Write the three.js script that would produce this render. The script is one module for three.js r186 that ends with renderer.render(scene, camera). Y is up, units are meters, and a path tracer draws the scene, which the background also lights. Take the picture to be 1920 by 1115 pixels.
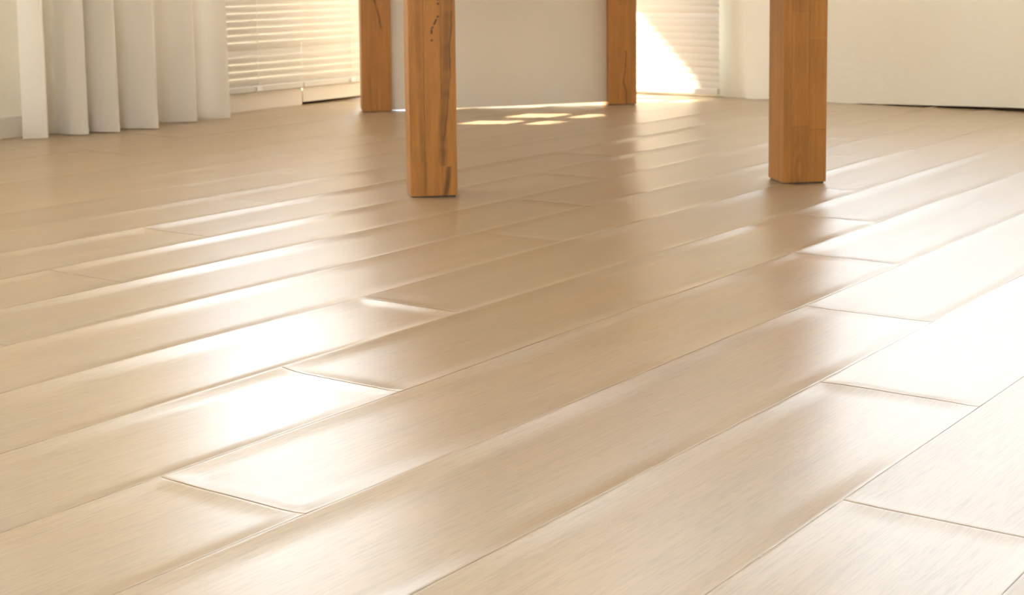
import * as THREE from 'three';
import { mergeGeometries } from 'three/addons/utils/BufferGeometryUtils.js';
import { RoundedBoxGeometry } from 'three/addons/geometries/RoundedBoxGeometry.js';

// ---------------------------------------------------------------- camera, sky, sun, exposure
const H = 0.47;                                   // camera height above the floor, metres
const scene = new THREE.Scene();
const renderer = new THREE.WebGLRenderer({ antialias: true });
renderer.toneMapping = THREE.LinearToneMapping;
renderer.toneMappingExposure = 1.13;
renderer.shadowMap.enabled = true;

const camera = new THREE.PerspectiveCamera(2 * Math.atan(557.5 / 2946.18) * 180 / Math.PI, 1920 / 1115, 0.05, 200);
{
  const pitch = 0.10729, roll = -0.010666, yaw = 0.948385;
  const fw = new THREE.Vector3(Math.sin(yaw) * Math.cos(pitch), -Math.sin(pitch), -Math.cos(yaw) * Math.cos(pitch));
  const rt = new THREE.Vector3(Math.cos(yaw), 0, Math.sin(yaw));
  const up = new THREE.Vector3().crossVectors(rt, fw);
  const rt2 = rt.clone().multiplyScalar(Math.cos(roll)).addScaledVector(up, Math.sin(roll));
  const up2 = up.clone().multiplyScalar(Math.cos(roll)).addScaledVector(rt, -Math.sin(roll));
  camera.quaternion.setFromRotationMatrix(new THREE.Matrix4().makeBasis(rt2, up2, fw.clone().negate()));
  camera.position.set(0, H, 0);
  camera.setViewOffset(1920, 1115, 0, 308, 1920, 1115);   // a lens shifted down: keeps the verticals almost upright
  camera.focus = 1.75;
  camera.userData.fStop = 16;
}
scene.add(camera);

scene.background = new THREE.Color().setRGB(7.1, 8.05, 9.1);   // bright hazy sky
const sunDir = new THREE.Vector3(0.48, -0.98, 1.0).normalize();
const sun = new THREE.DirectionalLight(new THREE.Color().setRGB(1, 0.92, 0.77), 28);
sun.position.copy(sunDir).multiplyScalar(-14).add(new THREE.Vector3(3.8, 0, -3));
sun.target.position.set(3.8, 0, -3);
sun.castShadow = true;
sun.shadow.mapSize.set(2048, 2048);
Object.assign(sun.shadow.camera, { left: -6, right: 6, top: 6, bottom: -6, near: 1, far: 30 });
scene.add(sun, sun.target);

// ---------------------------------------------------------------- helpers
let seed = 1234567;
const rnd = () => { seed = (seed + 0x6D2B79F5) | 0; let t = Math.imul(seed ^ (seed >>> 15), 1 | seed); t = (t + Math.imul(t ^ (t >>> 7), 61 | t)) ^ t; return ((t ^ (t >>> 14)) >>> 0) / 4294967296; };
const lerp = (a, b, t) => a + (b - a) * t;
const sm = (t) => t * t * (3 - 2 * t);
const clamp = (x, a = 0, b = 1) => Math.min(b, Math.max(a, x));
function hash(x, y, s) { let h = (x * 374761393 + y * 668265263 + s * 2147483647) | 0; h = Math.imul(h ^ (h >>> 13), 1274126177); return ((h ^ (h >>> 16)) >>> 0) / 4294967296; }
function vn(x, y, s, px = 1e6, py = 1e6) {          // value noise, periodic in px / py cells
  const x0 = Math.floor(x), y0 = Math.floor(y), fx = sm(x - x0), fy = sm(y - y0);
  const m = (a, p) => ((a % p) + p) % p;
  const a = m(x0, px), b = m(x0 + 1, px), c = m(y0, py), d = m(y0 + 1, py);
  return lerp(lerp(hash(a, c, s), hash(b, c, s), fx), lerp(hash(a, d, s), hash(b, d, s), fx), fy);
}
function dataTex(w, h, fn, srgb, wrap = true) {
  const a = new Uint8Array(w * h * 4);
  for (let j = 0; j < h; j++) for (let i = 0; i < w; i++) {
    const c = fn(i, j); const k = (j * w + i) * 4;
    a[k] = clamp(c[0], 0, 255); a[k + 1] = clamp(c[1], 0, 255); a[k + 2] = clamp(c[2], 0, 255); a[k + 3] = 255;
  }
  const t = new THREE.DataTexture(a, w, h, THREE.RGBAFormat);
  t.magFilter = THREE.LinearFilter; t.minFilter = THREE.LinearFilter;
  if (wrap) t.wrapS = t.wrapT = THREE.RepeatWrapping;
  if (srgb) t.colorSpace = THREE.SRGBColorSpace;
  t.needsUpdate = true;
  return t;
}
const taken = {};
function numbered(n) { const k = taken[n] = (taken[n] ?? -1) + 1; return k ? n + '_' + String(k).padStart(3, '0') : n; }
function mesh(name, geo, mat, parent) {
  const m = new THREE.Mesh(geo, mat); m.name = name; m.castShadow = m.receiveShadow = true; parent.add(m); return m;
}
function struct(name, geo, mat, label) {
  const m = mesh(numbered(name), geo, mat, scene); m.userData = { kind: 'structure', label, category: label.split(' ').pop() }; return m;
}
function box(x0, x1, y0, y1, z0, z1) {
  const g = new THREE.BoxGeometry(x1 - x0, y1 - y0, z1 - z0); g.translate((x0 + x1) / 2, (y0 + y1) / 2, (z0 + z1) / 2); return g;
}
const hb = (x0, x1, y0, y1, z0, z1) => box(x0 * H, x1 * H, y0 * H, y1 * H, z0 * H, z1 * H);   // the same in camera heights

// ---------------------------------------------------------------- materials
const M = {};
const std = (o) => new THREE.MeshStandardMaterial(o);
const plasterBump = dataTex(256, 256, (i, j) => { const v = 255 * (0.5 * vn(i / 8, j / 8, 3, 32, 32) + 0.3 * vn(i / 3, j / 3, 4, 86, 86) + 0.2 * vn(i / 40, j / 40, 5, 7, 7)); return [v, v, v]; });
plasterBump.repeat.set(2, 2);
M.wall = std({ color: new THREE.Color().setRGB(0.89, 0.82, 0.68), roughness: 0.85, bumpMap: plasterBump, bumpScale: 0.0008 });
M.ceiling = std({ color: new THREE.Color().setRGB(0.85, 0.80, 0.71), roughness: 0.95 });
M.trim = std({ color: new THREE.Color().setRGB(0.80, 0.73, 0.61), roughness: 0.5 });
M.frame = std({ color: new THREE.Color().setRGB(0.80, 0.78, 0.74), roughness: 0.45 });
M.felt = std({ color: new THREE.Color().setRGB(0.16, 0.12, 0.09), roughness: 1 });
M.plate = std({ color: new THREE.Color().setRGB(0.42, 0.31, 0.20), roughness: 0.9 });
M.slat = std({ color: new THREE.Color().setRGB(0.68, 0.645, 0.56), roughness: 0.4 });
M.cord = std({ color: new THREE.Color().setRGB(0.82, 0.80, 0.74), roughness: 0.8 });
M.pane = new THREE.MeshPhysicalMaterial({ color: 0xffffff, transmission: 1, thickness: 0, roughness: 0, ior: 1.5 });
M.sheer = new THREE.MeshPhysicalMaterial({ color: new THREE.Color().setRGB(0.94, 0.88, 0.78), transmission: 0.3, thickness: 0, roughness: 1, side: THREE.DoubleSide });
M.shade = new THREE.MeshPhysicalMaterial({ color: new THREE.Color().setRGB(0.9, 0.88, 0.85), transmission: 0.57, thickness: 0, roughness: 0.5, side: THREE.DoubleSide });
M.panel = std({ color: new THREE.Color().setRGB(0.88, 0.79, 0.64), roughness: 0.55 });
M.concrete = std({ color: new THREE.Color().setRGB(0.42, 0.40, 0.37), roughness: 0.95 });
M.core = std({ color: new THREE.Color().setRGB(0.30, 0.20, 0.11), roughness: 0.9 });

// plank surface: fine pores and streaks along the grain. u runs along the plank (1.4 m), v across (0.25 m)
const PW = 2048, PH = 1024;
const strokes = new Float32Array(PW * PH);
for (let n = 0; n < 15000; n++) {
  const L = 14 + rnd() * 70, x = rnd() * PW, y = rnd() * PH, d = 0.35 + rnd() * 0.65, w = 0.7 + rnd() * 1.1, sl = (rnd() - 0.5) * 0.06;
  for (let i = 0; i < L; i++) {
    const f = Math.sin(Math.PI * (i + 0.5) / L) * d, yc = y + sl * i;
    for (let q = -2; q <= 2; q++) {
      const yy = Math.floor(yc) + q, dist = Math.abs(yy + 0.5 - yc);
      const k = (((yy % PH) + PH) % PH) * PW + (Math.floor(x + i) % PW);
      strokes[k] = Math.max(strokes[k], f * clamp(1.2 - dist / w));
    }
  }
}
const streak = (i, j, s) => 0.5 * vn(i / 256, j / 6, s, 8, Math.ceil(PH / 6)) + 0.3 * vn(i / 128, j / 20, s + 1, 16, Math.ceil(PH / 20)) + 0.2 * vn(i / 512, j / 64, s + 2, 4, 16);
const plankMap = dataTex(PW, PH, (i, j) => {
  const s = streak(i, j, 11) - 0.5, c = vn(i / 170, j / 128, 17, 12, 8) - 0.5, k = strokes[j * PW + i];
  const f = 1 + 0.07 * s + 0.05 * c - 0.10 * k;
  return [170 * f, 146 * (f - 0.02 * c), 113 * (f - 0.05 * c)];
}, true);
const plankBump = dataTex(PW, PH, (i, j) => { const v = 220 - 170 * strokes[j * PW + i]; return [v, v, v]; });
const plankFarMap = dataTex(1024, 256, (i, j) => {
  const s = 0.6 * vn(i / 128, j / 8, 41, 8, 32) + 0.4 * vn(i / 256, j / 32, 42, 4, 8) - 0.5;
  const f = 0.975 + 0.06 * s; return [170 * f, 146 * f, 113 * f];
}, true);
M.planks = [[1, 1, 1], [0.965, 0.955, 0.94], [1.0, 0.985, 0.96], [0.975, 0.975, 0.975]].map((c, k) => new THREE.MeshPhysicalMaterial({
  color: new THREE.Color().setRGB(...c), map: plankMap, roughness: 0.295 + 0.012 * k, bumpMap: plankBump, bumpScale: 0.00008, ior: 1.75,
}));
M.planksFar = M.planks.map((m) => new THREE.MeshPhysicalMaterial({ color: m.color, map: plankFarMap, roughness: m.roughness, ior: 1.75 }));

// ---------------------------------------------------------------- room shell
const ZL = -7.88, XR = 10.29, CE = 5.5, XN = -4.0, ZN = 6.0, T = 0.3;      // in camera heights
const plates = new THREE.Group();
// left wall, with a wide window and a floor-length one near the corner; it stops 12 mm above the floor on a dark sole plate
const a0 = 5.95, a1 = 8.967, b0 = 9.0, b1 = 10.15, wt = 5.2;
struct('wall_left', mergeGeometries([
  hb(XN - T, -2, 0.026, CE, ZL - T, ZL), hb(-2, 5.2, 0.026, 2.42, ZL - T, ZL), hb(-2, 5.2, 5.2, CE, ZL - T, ZL), hb(5.2, a0, 0.026, CE, ZL - T, ZL), hb(a1, b0, 0.026, CE, ZL - T, ZL), hb(b1, XR + T, 0.026, CE, ZL - T, ZL),
  hb(a0, a1, wt, CE, ZL - T, ZL), hb(b0, b1, wt, CE, ZL - T, ZL), hb(a0, a1, 0.026, 0.125, ZL - T, ZL),
]), M.wall, 'cream painted wall behind curtain and blinds');
struct('trim', mergeGeometries([hb(XN - T, XR + T, -0.02, 0.026, ZL - T, ZL - T * 0.7), hb(XR + T * 0.7, XR + T, -0.02, 0.03, ZL, ZN)]), M.plate, 'wooden sole plate under the walls');
// right wall: one slab with an uneven bottom edge; a recess for the blind, windows above the view
{
  const sh = new THREE.Shape();                    // drawn in (-z, y), extruded along x
  const A = 5.29 * H, B = -ZN * H;
  sh.moveTo(A, CE * H); sh.lineTo(B, CE * H); sh.lineTo(B, 0.006);
  const n = 150;
  for (let i = 1; i <= n; i++) {
    const u = lerp(B, A, i / n), zz = u / H;        // zz = -z in camera heights: 5.29 far .. 3.2 at the frame's edge
    const base = 0.0019 + 0.0085 * sm(clamp((4.75 - zz) / 1.5));
    const blob = vn(i * 0.9, 0, 31) > 0.72 ? 1 : 0;
    let y = base + 0.0016 * (vn(i * 0.5, 3, 32) - 0.5) - (zz > 4.2 ? blob * base : 0);
    sh.lineTo(u, Math.max(0.0002, y));
  }
  sh.lineTo(A, CE * H);
  const hole = new THREE.Path();
  hole.moveTo(5.1 * H, 0.98 * H); hole.lineTo(5.1 * H, wt * H); hole.lineTo(0.4 * H, wt * H); hole.lineTo(0.4 * H, 0.98 * H); hole.lineTo(5.1 * H, 0.98 * H);
  sh.holes.push(hole);
  const g = new THREE.ExtrudeGeometry(sh, { depth: T * H, bevelEnabled: false });
  g.rotateY(Math.PI / 2);                         // shape x -> -z, depth -> +x
  g.translate(XR * H, 0, 0);
  const rec = new THREE.Shape();
  const A2 = 7.88 * H, B2 = 5.29 * H;
  rec.moveTo(A2, CE * H); rec.lineTo(B2, CE * H); rec.lineTo(B2, 0.002);
  for (let i = 1; i <= 60; i++) { const y = 0.0022 + 0.002 * (vn(i * 0.6, 1, 35) - 0.5) - (vn(i * 0.7, 2, 36) > 0.75 ? 0.002 : 0); rec.lineTo(lerp(B2, A2, i / 60), Math.max(0.0002, y)); }
  const h2 = new THREE.Path();
  h2.moveTo(7.6 * H, 0.12 * H); h2.lineTo(7.6 * H, wt * H); h2.lineTo(5.6 * H, wt * H); h2.lineTo(5.6 * H, 0.12 * H); h2.lineTo(7.6 * H, 0.12 * H);
  rec.holes.push(h2);
  const g2 = new THREE.ExtrudeGeometry(rec, { depth: (T - 0.05) * H, bevelEnabled: false });
  g2.rotateY(Math.PI / 2); g2.translate((XR + 0.05) * H, 0, 0);
  struct('wall_right', mergeGeometries([g, g2]), M.wall, 'plain cream wall with a dark gap along its foot, right wall');
}
struct('wall_back', mergeGeometries([hb(XN - T, XN, 0, CE, ZL - T, -1), hb(XN - T, XN, 0, CE, 2.4, ZN + T), hb(XN - T, XN, 0, 1.4, -1, 2.4), hb(XN - T, XN, 5.0, CE, -1, 2.4)]), M.wall, 'wall behind the camera');
struct('wall_front', hb(XN - T, XR + T, 0, CE, ZN, ZN + T), M.wall, 'side wall beside the camera');
struct('ceiling', hb(XN - T, XR + T, CE, CE + 0.3, ZL - T, ZN + T), M.ceiling, 'plain white ceiling');

// baseboard under the curtain, and the stretch that has come loose: a black slot runs under it
struct('baseboard_left', mergeGeometries([hb(XN, 8.335, 0.001, 0.125, ZL, ZL + 0.03)]), M.trim, 'cream baseboard below curtain and first blind');
struct('baseboard_loose', mergeGeometries([hb(8.345, a1 + 0.1, 0.021, 0.125, ZL, ZL + 0.03)]), M.trim, 'loose cream baseboard with a black slot under it');

// windows: frame, bars, panes
function windowUnit(n, label, alongX, u0, u1, y0, y1, wpos, vBars, hBars) {
  const g = new THREE.Group(); g.name = 'window_' + n; g.userData = { kind: 'structure', label, category: 'window' }; scene.add(g);
  const f = 0.06, dp = 0.1;
  const put = (p0, p1, q0, q1, d = dp) => alongX ? hb(p0, p1, q0, q1, wpos - d / 2, wpos + d / 2) : hb(wpos - d / 2, wpos + d / 2, q0, q1, p0, p1);
  mesh('window_frame', mergeGeometries([put(u0, u1, y0, y0 + f), put(u0, u1, y1 - f, y1), put(u0, u0 + f, y0 + f, y1 - f), put(u1 - f, u1, y0 + f, y1 - f)]), M.frame, g);
  for (const v of vBars) mesh('bar', put(v - (v < 8 && v > 0 ? 0.11 : 0.03), v + (v < 8 && v > 0 ? 0.11 : 0.03), y0 + f, y1 - f, 0.08), M.frame, g);
  for (const h of hBars) mesh('bar', put(u0 + f, u1 - f, h - 0.018, h + 0.018, 0.07), M.frame, g);
  mesh('pane', put(u0 + f, u1 - f, y0 + f, y1 - f, 0.008), M.pane, g);
  return g;
}
windowUnit(1, 'wide window behind curtain and blinds', true, a0, a1, 0.125, wt, ZL - 0.18, [7.2, 8.34], [2.31]);
windowUnit(2, 'floor-length window by the room corner', true, b0, b1, 0.02, wt, ZL - 0.18, [], []);
windowUnit(3, 'window behind the sunlit blind', false, -7.6, -5.6, 0.12, wt, XR + 0.2, [-6.6], [2.3]);
const w4 = windowUnit(4, 'wide window above the right wall', false, -5.1, -0.4, 0.98, wt, XR + 0.15, [-2.4], []);
{ const g = new THREE.PlaneGeometry(4.64 * H, (wt - 1.0) * H); g.rotateY(-Math.PI / 2); g.translate((XR + 0.05) * H, (wt + 1.0) / 2 * H, -2.75 * H); mesh('sheer_shade', g, M.shade, w4); }
windowUnit(5, 'high window further along the curtain wall', true, -2, 5.2, 2.42, 5.2, ZL - 0.18, [1.6], []);
windowUnit(6, 'window in the wall behind the camera', false, -1, 2.4, 1.4, 5.0, XN - 0.15, [0.7], []);

// outside: paving and the eave that shades the upper part of the left windows
struct('outdoor_ground', box(-40, 60, -0.5, -0.3, -60, 40), M.concrete, 'pale paving outside the windows');
struct('eave', box(-4, 8, 2.75, 2.88, -3.704 - 1.70, -3.704 - T * H), M.ceiling, 'roof eave outside the left windows');

// ---------------------------------------------------------------- floor: swollen planks, each its own mesh
const PWID = 0.38737, Z0 = -4.25478, PLEN = 2.848;
const floor = struct('floor', hb(XN - T, XR + T + 0.02, -0.2, -0.014, ZL - T - 0.02, ZN + T), M.core, 'pale wood plank floor with swollen joints');
const rowPhase = (r) => (r >= 3 ? 3.516 - 0.7425 * (r - 3) : 4.644 + 0.7425 * (2 - r));
const GAP = 0.00022, TH = 0.0055;
function seamLift(k, x) {                           // how far a long seam stands up at x (metres)
  const a = (0.0020 + 0.0017 * hash(k, 3, 71)) * (k < -1 ? 0.55 : 1);   // flatter towards the far wall
  return Math.max(0, a * (0.55 + 0.9 * vn(x * 1.1 + 9 * k, k, 72)) + 0.00035 * (vn(x * 9, k, 73) - 0.5));
}
const seamWidth = (k, x) => 0.026 + 0.016 * vn(x * 1.7, k, 74) + 0.005 * vn(x * 12, k, 75);
function endLift(r, q) { return (0.0012 + 0.0016 * hash(r, q + 50, 81)) * (r < -1 || q > 4 ? 0.4 : 1); }
function curl(d, D) { const t = 1 - d / D; return t > 0 ? t * t * (1.6 - 0.6 * t) : 0; }
const vs = [0, 0.0012, 0.004, 0.008, 0.012, 0.017, 0.022, 0.028, 0.035, 0.045, 0.06];
let plankCount = 0;
for (let r = -10; r <= 25; r++) {
  const z0 = (Z0 + r * PWID) * H + GAP, z1 = (Z0 + (r + 1) * PWID) * H - GAP, W = z1 - z0;
  const zl = Math.max(z0, (ZL - 0.02) * H), zr = Math.min(z1, ZN * H);
  if (zr - zl < 0.01) continue;
  const ph = rowPhase(r) - Math.ceil((rowPhase(r) - XN) / PLEN) * PLEN;
  for (let q = 0; ; q++) {
    const xa = Math.max(ph + q * PLEN, XN), xb = Math.min(ph + (q + 1) * PLEN, XR + 0.1);
    if (xa >= XR) break;
    if (xb <= XN + 0.05) continue;
    const x0 = xa * H + GAP, x1 = xb * H - GAP, L = x1 - x0;
    const near = r <= 10 && xb > 0.5;
    const us = near ? [] : [0, 0.01, 0.03, L / 2, L - 0.03, L - 0.01, L];
    if (near) {
      for (const e of vs) us.push(e);
      const n = 26; for (let i = 1; i < n; i++) us.push(lerp(0.06, L - 0.06, i / n));
      for (const e of vs.slice().reverse()) us.push(L - e);
    }
    const vv = near ? [...vs, W / 2, ...vs.slice().reverse().map((e) => W - e)] : [0, 0.01, 0.03, W / 2, W - 0.03, W - 0.01, W];
    const realEndA = xa > XN, realEndB = xb < XR;
    const lift = (x, z) => {
      const hx = x / H, d0 = z - z0, d1 = z1 - z;
      let h = Math.max(seamLift(r, hx) * curl(d0, seamWidth(r, hx)), seamLift(r + 1, hx) * curl(d1, seamWidth(r + 1, hx) * 0.8));
      const wv = 0.85 + 0.3 * vn(z * 30, r, 91), tp = 0.15 + 0.85 * sm(clamp(Math.min(d0, d1) / 0.03));
      if (realEndA) h += endLift(r, q) * 1.25 * wv * tp * curl(x - x0, 0.030 * wv);
      if (realEndB) h += endLift(r, q + 1) * wv * tp * curl(x1 - x, 0.030 * wv);
      h += 0.0004 * (vn(hx * 1.6, z * 14, 93 + r) - 0.5);
      return h;
    };
    const pos = [], uv = [], idx = [];
    const uo = rnd(), vo = rnd();
    const nu = us.length, nv = vv.length;
    const zz = vv.map((v) => clamp(z0 + v, zl, zr));
    for (let j = 0; j < nv; j++) for (let i = 0; i < nu; i++) {
      const x = x0 + us[i], z = zz[j];
      const edge = (i === 0 || j === 0 || i === nu - 1 || j === nv - 1) ? 0.0004 : 0;
      pos.push(x, lift(x, z) - edge, z); uv.push(x / 1.4 + uo, z / 0.5 + vo);
    }
    for (let j = 0; j < nv - 1; j++) for (let i = 0; i < nu - 1; i++) {
      const a = j * nu + i, b = a + 1, c = a + nu, d = c + 1; idx.push(a, c, b, b, c, d);
    }
    const g = new THREE.BufferGeometry();
    g.setAttribute('position', new THREE.Float32BufferAttribute(pos, 3)); g.setAttribute('uv', new THREE.Float32BufferAttribute(uv, 2)); g.setIndex(idx);
    g.computeVertexNormals();
    // sides: a skirt with its own normals
    const ring = [];
    for (let i = 0; i < nu; i++) ring.push(i);
    for (let j = 1; j < nv; j++) ring.push(j * nu + nu - 1);
    for (let i = nu - 2; i >= 0; i--) ring.push((nv - 1) * nu + i);
    for (let j = nv - 2; j >= 0; j--) ring.push(j * nu);
    const sp = [], su = [], si = [];
    for (let k = 0; k < ring.length - 1; k++) {
      const A = ring[k] * 3, B = ring[k + 1] * 3, s = sp.length / 3;
      sp.push(pos[A], pos[A + 1], pos[A + 2], pos[B], pos[B + 1], pos[B + 2], pos[A], -TH, pos[A + 2], pos[B], -TH, pos[B + 2]);
      su.push(0, 0, 0, 0, 0, 0, 0, 0); si.push(s, s + 1, s + 2, s + 1, s + 3, s + 2);
    }
    const g2 = new THREE.BufferGeometry();
    g2.setAttribute('position', new THREE.Float32BufferAttribute(sp, 3)); g2.setAttribute('uv', new THREE.Float32BufferAttribute(su, 2)); g2.setIndex(si); g2.computeVertexNormals();
    mesh('plank', mergeGeometries([g, g2]), (Math.hypot((xa + xb) / 2, z0 / H) > 5.6 ? M.planksFar : M.planks)[Math.floor(rnd() * 4)], floor);
    plankCount++;
  }
}

// ---------------------------------------------------------------- table
const LEG = 0.203 * H, TOPY = 0.75, TOPT = 0.035;
const tb = { a: new THREE.Vector2(0.710, -0.704), b: new THREE.Vector2(0.704, 0.710) };   // depth and width axes (x, z)
const corners = { FL: [5.188, -4.262], FR: [6.397, -3.094], BL: [8.085, -7.055], BR: [9.375, -5.885] };
const centreOf = (c) => new THREE.Vector2(c[0] * H, c[1] * H).addScaledVector(tb.a, LEG / 2).addScaledVector(tb.b, LEG / 2);
const legAt = Object.fromEntries(Object.entries(corners).map(([k, c]) => [k, centreOf(c)]));
const tc = Object.values(legAt).reduce((s, v) => s.add(v), new THREE.Vector2()).multiplyScalar(0.25);
const table = new THREE.Group(); table.name = 'wooden_table';
table.position.set(tc.x, 0, tc.y); table.rotation.y = Math.atan2(0.704, 0.710);
table.userData = { label: 'solid wood table on thick square legs with cream end panel', category: 'table' };
scene.add(table);
const local = (v) => { const d = v.clone().sub(tc); return [d.dot(tb.a), d.dot(tb.b)]; };   // local x = depth, local z = width
// beech-like wood; v runs up the leg (0.75 m), u: front face in 0..0.5, sides in 0.5..1
function woodTex(s, veins = [], knots = []) {
  const W = 256, Hh = 1024;
  return dataTex(W, Hh, (i, j) => {
    const front = i < W / 2, u = (front ? i : i - W / 2) / (W / 2), y = j / Hh * 0.75;
    let f = 1 + 0.08 * (vn(i / 5, j / 170, s) - 0.5) + 0.10 * (vn(i / 14, j / 260, s + 1) - 0.5) + 0.07 * (vn(i / 1.6, j / 22, s + 2) - 0.5) + 0.05 * (vn(i / 40, j / 60, s + 3) - 0.5);
    let dk = 0;
    if (front) {
      for (const [pts, w, k, br] of veins) for (let n = 0; n < pts.length - 1; n++) {
        const [u0, y0] = pts[n], [u1, y1] = pts[n + 1];
        if ((y - y0) * (y - y1) > 0) continue;
        const t = (y - y0) / (y1 - y0), uc = lerp(u0, u1, t) + 0.012 * (vn(j / 14, n, s + 5) - 0.5), d = Math.abs(u - uc);
        const gate = br ? clamp((vn(j / 5, 1, s + 7) - 0.38) * 5) : 0.75 + 0.5 * (vn(j / 18, 1, s + 8) - 0.5);
        dk = Math.max(dk, k * gate * clamp(1.3 - d / w));
      }
      for (const [u0, y0, ru, ry] of knots) { const q = Math.hypot((u - u0) / ru, (y - y0) / ry); f += 0.05 * Math.sin(q * 9) * clamp(1.4 - q); }
    }
    f *= 1 - dk;
    return [180 * f, 122 * (f - 0.05 * dk), 59 * f];
  }, true, false);
}
function legUv(g) {                                 // planar uv in leg coordinates: -x face = front
  const p = g.attributes.position, n = g.attributes.normal, uv = g.attributes.uv;
  for (let i = 0; i < p.count; i++) {
    const front = Math.abs(n.getX(i)) >= Math.abs(n.getZ(i));
    const u = clamp(((front ? p.getZ(i) : p.getX(i)) / LEG + 0.5), 0.01, 0.99);
    uv.setXY(i, front ? u * 0.5 : 0.5 + u * 0.5, p.getY(i) / 0.75);
  }
}
function makeLeg(k, tex, columns, label) {
  const [lx, lz] = local(legAt[k]);
  const leg = new THREE.Group(); leg.name = 'leg'; leg.position.set(lx, 0, lz); leg.userData = { label }; table.add(leg);
  const mats = {};
  const tone = (t) => mats[t] ??= std({ map: tex, color: new THREE.Color().setRGB(t, t * 0.985, t * 0.96), roughness: 0.42 });
  const y0 = 0.0035, y1 = TOPY - TOPT;
  let u = 0;
  for (const [w, joints, tones] of columns) {
    const ys = [y0, ...joints, y1];
    for (let n = 0; n < ys.length - 1; n++) {
      const g = new RoundedBoxGeometry(LEG, ys[n + 1] - ys[n] - 0.0001, w * LEG - 0.0001, 1, 0.0007);
      g.translate(0, (ys[n] + ys[n + 1]) / 2, (u + w / 2 - 0.5) * LEG);
      legUv(g);
      mesh('stave', g, tone(tones[n % tones.length]), leg);
    }
    u += w;
  }
  mesh('foot_pad', box(-LEG / 2 + 0.004, LEG / 2 - 0.004, 0.0002, 0.0036, -LEG / 2 + 0.004, LEG / 2 - 0.004), M.felt, leg);
}
makeLeg('FL', woodTex(101, [
  [[[0.73, 0], [0.785, 0.031], [0.82, 0.0624]], 0.06, 0.42],
  [[[0.72, 0.064], [0.71, 0.115], [0.74, 0.128], [0.80, 0.182], [0.83, 0.222], [0.87, 0.249], [0.86, 0.303], [0.905, 0.343], [0.92, 0.40], [0.9, 0.6], [0.86, 0.75]], 0.018, 0.42],
  [[[0.69, 0.064], [0.69, 0.13], [0.74, 0.182], [0.78, 0.25], [0.82, 0.40], [0.84, 0.75]], 0.09, 0.24],
  [[[0.49, 0.317], [0.5, 0.343], [0.64, 0.368], [0.63, 0.40], [0.62, 0.44]], 0.025, 0.5, true],
  [[[0.30, 0], [0.31, 0.06], [0.26, 0.11], [0.22, 0.2], [0.2, 0.33], [0.24, 0.6]], 0.06, 0.14],
]), [[0.32, [], [0.96]], [0.36, [], [1.0]], [0.32, [], [0.98]]], 'front leg with a long dark vein in its right stave');
makeLeg('FR', woodTex(201, [], [[0.38, 0.03, 0.16, 0.05]]), [[0.18, [0.43], [0.95, 1]], [0.41, [0.123, 0.365, 0.6], [0.86, 0.97, 0.9, 1]], [0.41, [0.115, 0.304, 0.52], [0.93, 0.99, 1.06, 0.96]]], 'front leg of short butt-jointed staves');
makeLeg('BL', woodTex(301, [[[[0.67, 0.266], [0.6, 0.31], [0.46, 0.36], [0.42, 0.42]], 0.03, 0.4], [[[0.3, 0], [0.24, 0.12]], 0.05, 0.12]]), [[0.5, [], [1.05]], [0.5, [], [1.02]]], 'rear leg by the blind with a short dark streak near the top');
makeLeg('BR', woodTex(401, [[[[0.63, 0.0], [0.63, 0.042], [0.53, 0.073], [0.6, 0.12], [0.62, 0.18]], 0.03, 0.3]]), [[0.36, [], [1.05]], [0.30, [0.33], [1.12, 1.04]], [0.34, [], [1.06]]], 'rear leg with a small knot near its foot');
{
  const us = Object.values(legAt).map(local);
  const xs = us.map((q) => q[0]), zs = us.map((q) => q[1]);
  const x0 = Math.min(...xs) - LEG / 2 - 0.02, x1 = Math.max(...xs) + LEG / 2 + 0.02, z0 = Math.min(...zs) - LEG / 2 - 0.01, z1 = Math.max(...zs) + LEG / 2 + 0.01;
  const g = new RoundedBoxGeometry(x1 - x0, TOPT, z1 - z0, 2, 0.004); g.translate((x0 + x1) / 2, TOPY - TOPT / 2, (z0 + z1) / 2);
  const topTex = dataTex(512, 512, (i, j) => { const f = 1 + 0.2 * (vn(i / 90, j / 5, 501) - 0.5) + 0.12 * (vn(i / 30, j / 40, 502) - 0.5) - 0.05 * (Math.floor(j / 32) % 2); return [190 * f, 131 * f, 66 * f]; }, true);
  mesh('tabletop', g, std({ map: topTex, roughness: 0.4 }), table);
  // panel between the rear legs, its lower edge a little off the floor
  const [ax, az] = local(legAt.BL), [bx, bz] = local(legAt.BR);
  const sh = new THREE.Shape(); const Lp = Math.hypot(bx - ax, bz - az) - LEG;
  sh.moveTo(0, 0.0045); sh.lineTo(Lp * 0.55, 0.006); sh.lineTo(Lp, 0.0105); sh.lineTo(Lp, TOPY - TOPT); sh.lineTo(0, TOPY - TOPT); sh.lineTo(0, 0.0045);
  const pg = new THREE.ExtrudeGeometry(sh, { depth: 0.016, bevelEnabled: true, bevelSize: 0.001, bevelThickness: 0.001, bevelSegments: 1 });
  const ang = Math.atan2(-(bz - az), bx - ax);
  pg.rotateY(ang); const dx = (bx - ax) / Math.hypot(bx - ax, bz - az), dz = (bz - az) / Math.hypot(bx - ax, bz - az);
  pg.translate(ax + dx * LEG / 2, 0, az + dz * LEG / 2);
  mesh('end_panel', pg, M.panel, table).userData = { label: 'cream panel between the rear legs' };
}

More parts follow.
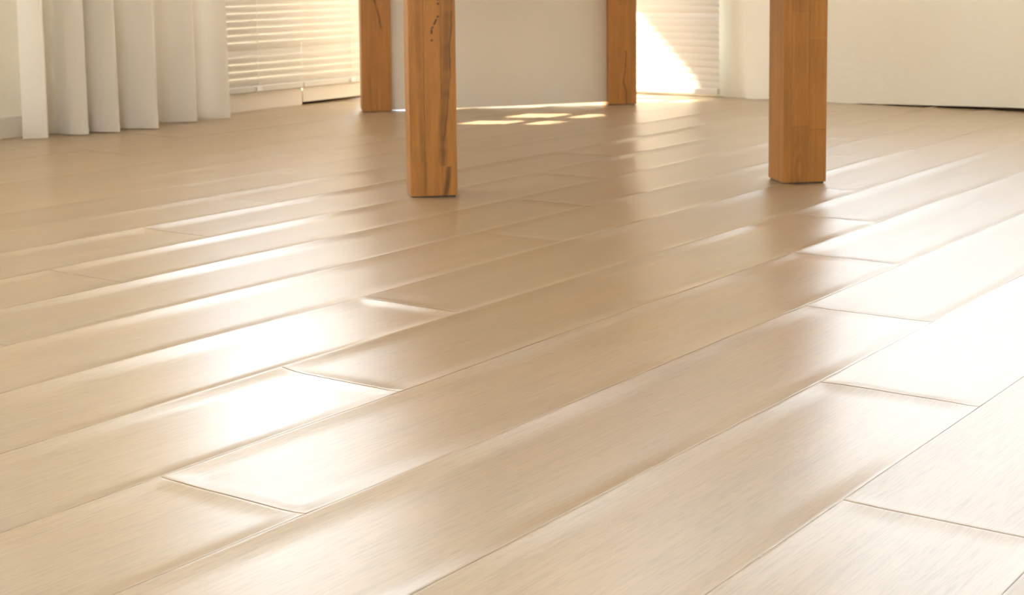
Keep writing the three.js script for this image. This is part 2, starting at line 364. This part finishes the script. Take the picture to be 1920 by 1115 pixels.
// ---------------------------------------------------------------- blinds
const PITCH = 0.0236;
function slatGeo(L, tilt) {                          // a shallow curved strip along x, about its own centre; +z is the room side
  const w = 0.0292, n = 5, t = 0.0006, pts = [];
  for (let i = 0; i <= n; i++) { const s = (i / n - 0.5) * w; pts.push([s, 0.0022 * (1 - (2 * i / n - 1) ** 2)]); }
  const c = Math.cos(tilt), s = Math.sin(tilt);
  const top = pts.map(([a, b]) => [a * c + b * s, a * s - b * c]);               // (z, y): room edge up
  const bot = pts.map(([a, b]) => [a * c + (b - t) * s, a * s - (b - t) * c]);
  const loop = [...top, ...bot.reverse()];
  const pos = [], idx = [], N = loop.length;
  for (const x of [-L / 2, L / 2]) for (const [z, y] of loop) pos.push(x, y, z);
  for (let i = 0; i < N; i++) { const j = (i + 1) % N; idx.push(i, N + i, j, j, N + i, N + j); }
  for (let i = 0; i < n; i++) { const a = i, b = i + 1, d = N - 1 - i, e = N - 2 - i; idx.push(a, b, d, b, e, d); idx.push(N + a, N + d, N + b, N + b, N + d, N + e); }
  const g = new THREE.BufferGeometry(); g.setAttribute('position', new THREE.Float32BufferAttribute(pos, 3)); g.setIndex(idx);
  const q = g.toNonIndexed(); q.computeVertexNormals(); return q;
}
function blind(label, L, y0, y1, pos, turn, flatAt, cords) {
  const g = new THREE.Group(); g.name = numbered('venetian_blind'); g.userData = { label, category: 'blind', group: 'venetian blinds' }; scene.add(g);
  g.position.set(...pos); g.rotation.y = turn;
  const gs = slatGeo(L, 1.37), gf = slatGeo(L, 1.57);
  const n = Math.floor((y1 - y0 - 0.03) / PITCH);
  let flat = 0;
  for (let i = 0; i < n; i++) {
    const y = y0 + 0.020 + PITCH * (i + 0.5);
    const isFlat = Math.abs(y - flatAt) < PITCH / 2;
    const m = mesh('slat', isFlat ? gf : gs, M.slat, g); m.position.y = y; if (isFlat) m.position.z = -0.0015;
  }
  const rail = new RoundedBoxGeometry(L, 0.021, 0.02, 1, 0.003); rail.translate(0, y0 + 0.0112, 0); mesh('bottom_rail', rail, M.slat, g);
  const head = new RoundedBoxGeometry(L, 0.026, 0.03, 1, 0.003); head.translate(0, y1 - 0.005, 0); mesh('head_rail', head, M.slat, g);
  for (const c of cords) {
    mesh('ladder_cord', box(c - 0.0008, c + 0.0008, y0 + 0.01, y1, 0.0105, 0.0118), M.cord, g);
    mesh('cord_clip', box(c - 0.012, c + 0.012, y0 + 0.004, y0 + 0.019, 0.0105, 0.0145), M.cord, g);
  }
}
const zb = (ZL + 0.03) * H;
blind('half-closed venetian blind beside the white curtain', (8.3375 - 5.98) * H, 0.125 * H, 1.74 * H, [(8.3375 + 5.98) / 2 * H, 0, zb], 0, 0.186, [-0.45, 0.1, 0.338]);
blind('narrow venetian blind just left of the rear table leg', (9.01 - 8.3385) * H, 0.125 * H, 1.74 * H, [(9.01 + 8.3385) / 2 * H, 0, zb], 0, 0.186, [0.09]);
blind('sunlit venetian blind between the right-hand table legs', (7.55 - 5.475) * H, 0.012, 2.3 * H, [(XR - 0.045) * H, 0, -(7.55 + 5.475) / 2 * H], -Math.PI / 2, 0.268, [0.1]);

// ---------------------------------------------------------------- sheer curtain
{
  const plan = [[5.80, -7.71], [5.825, -7.685], [5.905, -7.615], [5.96, -7.74], [6.04, -7.80], [6.10, -7.78], [6.095, -7.65], [6.125, -7.585], [6.172, -7.572], [6.20, -7.78], [6.29, -7.62], [6.354, -7.505], [6.385, -7.77], [6.53, -7.60], [6.628, -7.468], [6.68, -7.77], [6.86, -7.75], [7.053, -7.575], [7.10, -7.78], [7.23, -7.65], [7.318, -7.545], [7.345, -7.60]]
    .map(([x, z]) => new THREE.Vector3(x * H, 0, z * H));
  const cv = new THREE.CatmullRomCurve3(plan, false, 'centripetal');
  const NU = 260;
  const sheet = (ya, yb, nv, off) => {
    const pos = [], uv = [], idx = [];
    for (let j = 0; j <= nv; j++) for (let i = 0; i <= NU; i++) {
      const p = cv.getPoint(i / NU), y = lerp(ya, yb, j / nv), up = clamp(y / 2.1);
      const t = cv.getTangent(i / NU);
      const px = p.x - up * 0.012 - 0.13 * (i / NU) ** 2 * sm(clamp((y - 0.40) / 0.25)) + 0.004 * up * Math.sin(i * 0.11 + y * 3), pz = lerp(p.z, -7.64 * H, up * 0.35) + 0.003 * up * Math.sin(i * 0.07 + y * 4);
      pos.push(px - t.z * off, y, pz + t.x * off); uv.push(i / NU * 1.6, y);
    }
    for (let j = 0; j < nv; j++) for (let i = 0; i < NU; i++) { const a = j * (NU + 1) + i, b = a + 1, c = a + NU + 1, d = c + 1; idx.push(a, b, c, b, d, c); }
    const g = new THREE.BufferGeometry(); g.setAttribute('position', new THREE.Float32BufferAttribute(pos, 3)); g.setAttribute('uv', new THREE.Float32BufferAttribute(uv, 2)); g.setIndex(idx); g.computeVertexNormals(); return g;
  };
  const c = new THREE.Group(); c.name = 'sheer_curtain'; c.userData = { label: 'white sheer curtain in soft folds down to the floor', category: 'curtain' }; scene.add(c);
  mesh('fabric', sheet(0.003, 2.2, 24, 0), M.sheer, c);
  mesh('hem', sheet(0.003, 0.02, 2, 0.0008), M.sheer, c);
  const rod = new THREE.CylinderGeometry(0.011, 0.011, 1.0, 16); rod.rotateZ(Math.PI / 2); rod.translate(6.55 * H, 2.21, -7.63 * H);
  mesh('rod', rod, M.frame, c);
}

renderer.render(scene, camera);
